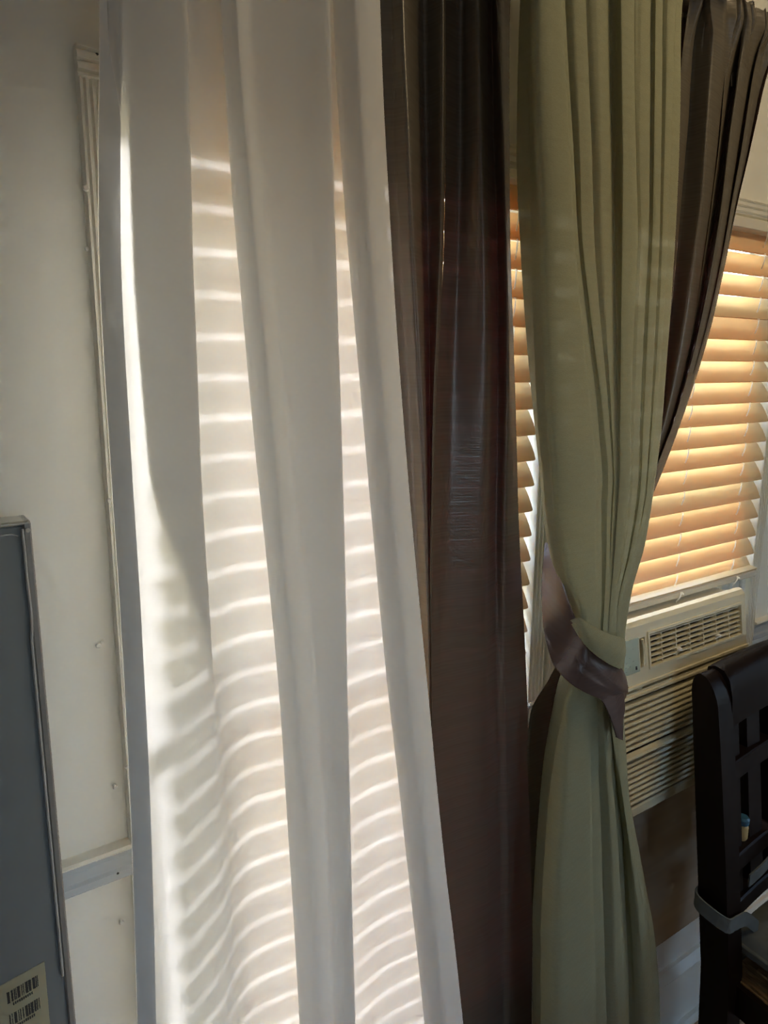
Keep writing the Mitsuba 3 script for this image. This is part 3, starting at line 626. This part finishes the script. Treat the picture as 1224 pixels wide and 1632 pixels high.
put("tie", strap([(1.272, ys - .050, zd - .015), (1.30, ys - .056, zd), (1.335, ys - .056, zd + .010), (1.37, ys - .054, zd + .022), (1.42, ys - .05, zd + .02)], .026), M_CUSH, cu, smooth=40)

bt = thing("small_bottle", "tiny tan bottle with a blue cap standing on a cross rail of the dining chair", "bottle")
prof = np.array([[0, 0], [.011, 0], [.0125, .003], [.0125, .026], [.009, .031], [.009, .033], [0, .033]])
cap_ = np.array([[0, .032], [.0125, .032], [.013, .035], [.013, .042], [.010, .046], [0, .047]])
bl = [1.296, yb(.69) - .020, .690]
put("body", trimesh.creation.revolve(prof, sections=24).apply_translation(bl), M_TAN, bt); put("cap", trimesh.creation.revolve(cap_, sections=24).apply_translation(bl), M_BLUE, bt)

# ---------------------------------------------------------------- dark framed panel at the left
fp = thing("framed_panel", "tall dark slate grey panel with a metal top edge standing against the left wall", "panel")
px0, px1, pz, py0, py1 = -.62, .1235, 1.427, -.052, -.019
put("face_board", box(px0 + .01, px1 - .006, py0 + .003, py1, .0, pz - .005), M_SLATE, fp)
put("side_strip", box(px1 - .0075, px1, py0 - .001, py1, .0, pz, .0015), M_EDGE, fp)
put("top_strip", box(px0, px1, py0 - .001, py1, pz - .0045, pz, .0015), M_METAL, fp)
zz = np.linspace(pz - .008, .9, 60)
bx = px1 - .0085 + np.where(zz > 1.31, .0004 * np.sin(zz * 60), 0) + .0014 * np.exp(-((zz - 1.335) / .02)**2) - .0008 * (zz < 1.31)
rad = .0021 * np.clip((zz - 1.26) / .08, .35, 1)
put("seal_bead", tube(np.stack([bx, np.full(60, py0 - .0008), zz], 1), .0017, 8), M_SEAL, fp, smooth=True)
put("inner_bead", tube([[px0, py0 + .0025, pz - .0135], [.06, py0 + .0022, pz - .0140], [px1 - .018, py0 + .0024, pz - .0125], [px1 - .012, py0 + .0024, pz - .0155]], .0009, 6), M_SEAL, fp)
put("corner_screw", trimesh.creation.cylinder(.0022, .002, sections=16).apply_transform(trimesh.transformations.rotation_matrix(math.pi / 2, [1, 0, 0])).apply_translation([px1 - .0035, py0 - .0015, pz - .0095]), M_METAL, fp)
st = put("sticker", prism([(-.02, .905), (.0975, .925), (.0965, .80), (-.02, .80)], "y", py0 + .0021, py0 + .0031), M_LABEL, fp)
tag(st, "yellowish paper sticker printed with two barcodes")
rg = random.Random(9)
def barcode(zt):
    ms, x = [], .0575
    while x < .0895:
        w = rg.choice([.0007, .0011, .0018, .0026]); sk = (x - .06) * .19
        ms.append(prism([(x, zt - .014 + sk), (x + w, zt - .014 + sk), (x + w, zt + sk), (x, zt + sk)], "y", py0 + .0016, py0 + .0022)); x += w + rg.choice([.0006, .001, .0016])
    for x in np.arange(.0625, .083, .0021):
        sk = (x - .06) * .19
        ms.append(prism([(x, zt - .0195 + sk), (x + .0013, zt - .0195 + sk), (x + .0013, zt - .0165 + sk), (x, zt - .0165 + sk)], "y", py0 + .0016, py0 + .0022))
    return cat_(*ms)
put("barcode", barcode(.9065), M_INK, st, smooth=False); put("barcode", barcode(.8775), M_INK, st, smooth=False)

# ---------------------------------------------------------------- pins and plugs
def pin(name, label, x, d, z, r=.0038, group=None):
    k_ = thing(name, label, "pin", group)
    prof = np.array([[0, 0], [r * .45, 0], [r * .45, r * .8], [r, r * 1.1], [r, r * 1.6], [r * .7, r * 2.0], [0, r * 2.1]])
    m = trimesh.creation.revolve(prof, sections=20).apply_transform(trimesh.transformations.rotation_matrix(math.pi / 2, [1, 0, 0])).apply_translation([x, -d, z])
    put("head", m, M_PINW, k_, smooth=40)
pin("push_pin", "clear push pin near the top of the left window casing", 0.2076, 0.013, 1.7553, 0.0034)
pin("push_pin", "small clear push pin just below the topmost one at the casing edge", 0.2069, 0.004, 1.6979, 0.0022)
pin("push_pin", "push pin halfway down the casing beside the sheer's hem", 0.2094, 0.013, 1.4328, 0.003)
pin("push_pin", "lowest push pin on the casing, above the grey chair rail", 0.2093, 0.013, 1.1109, 0.003)
pin("wall_plug", "white wall plug beside a small screw hole on the bare wall", 0.1897, 0.0, 1.2638, 0.003)
pin("wall_plug", "tiny white nub just upper right of the wall plug", 0.1948, 0.0, 1.2665, 0.002)
pin("wall_plug", "round white nub on the wall above the grey chair rail", 0.1971, 0.0, 1.0829, 0.0032)
pin("wall_plug", "round white nub on the wall below the grey chair rail", 0.1928, 0.0, 0.8974, 0.003)
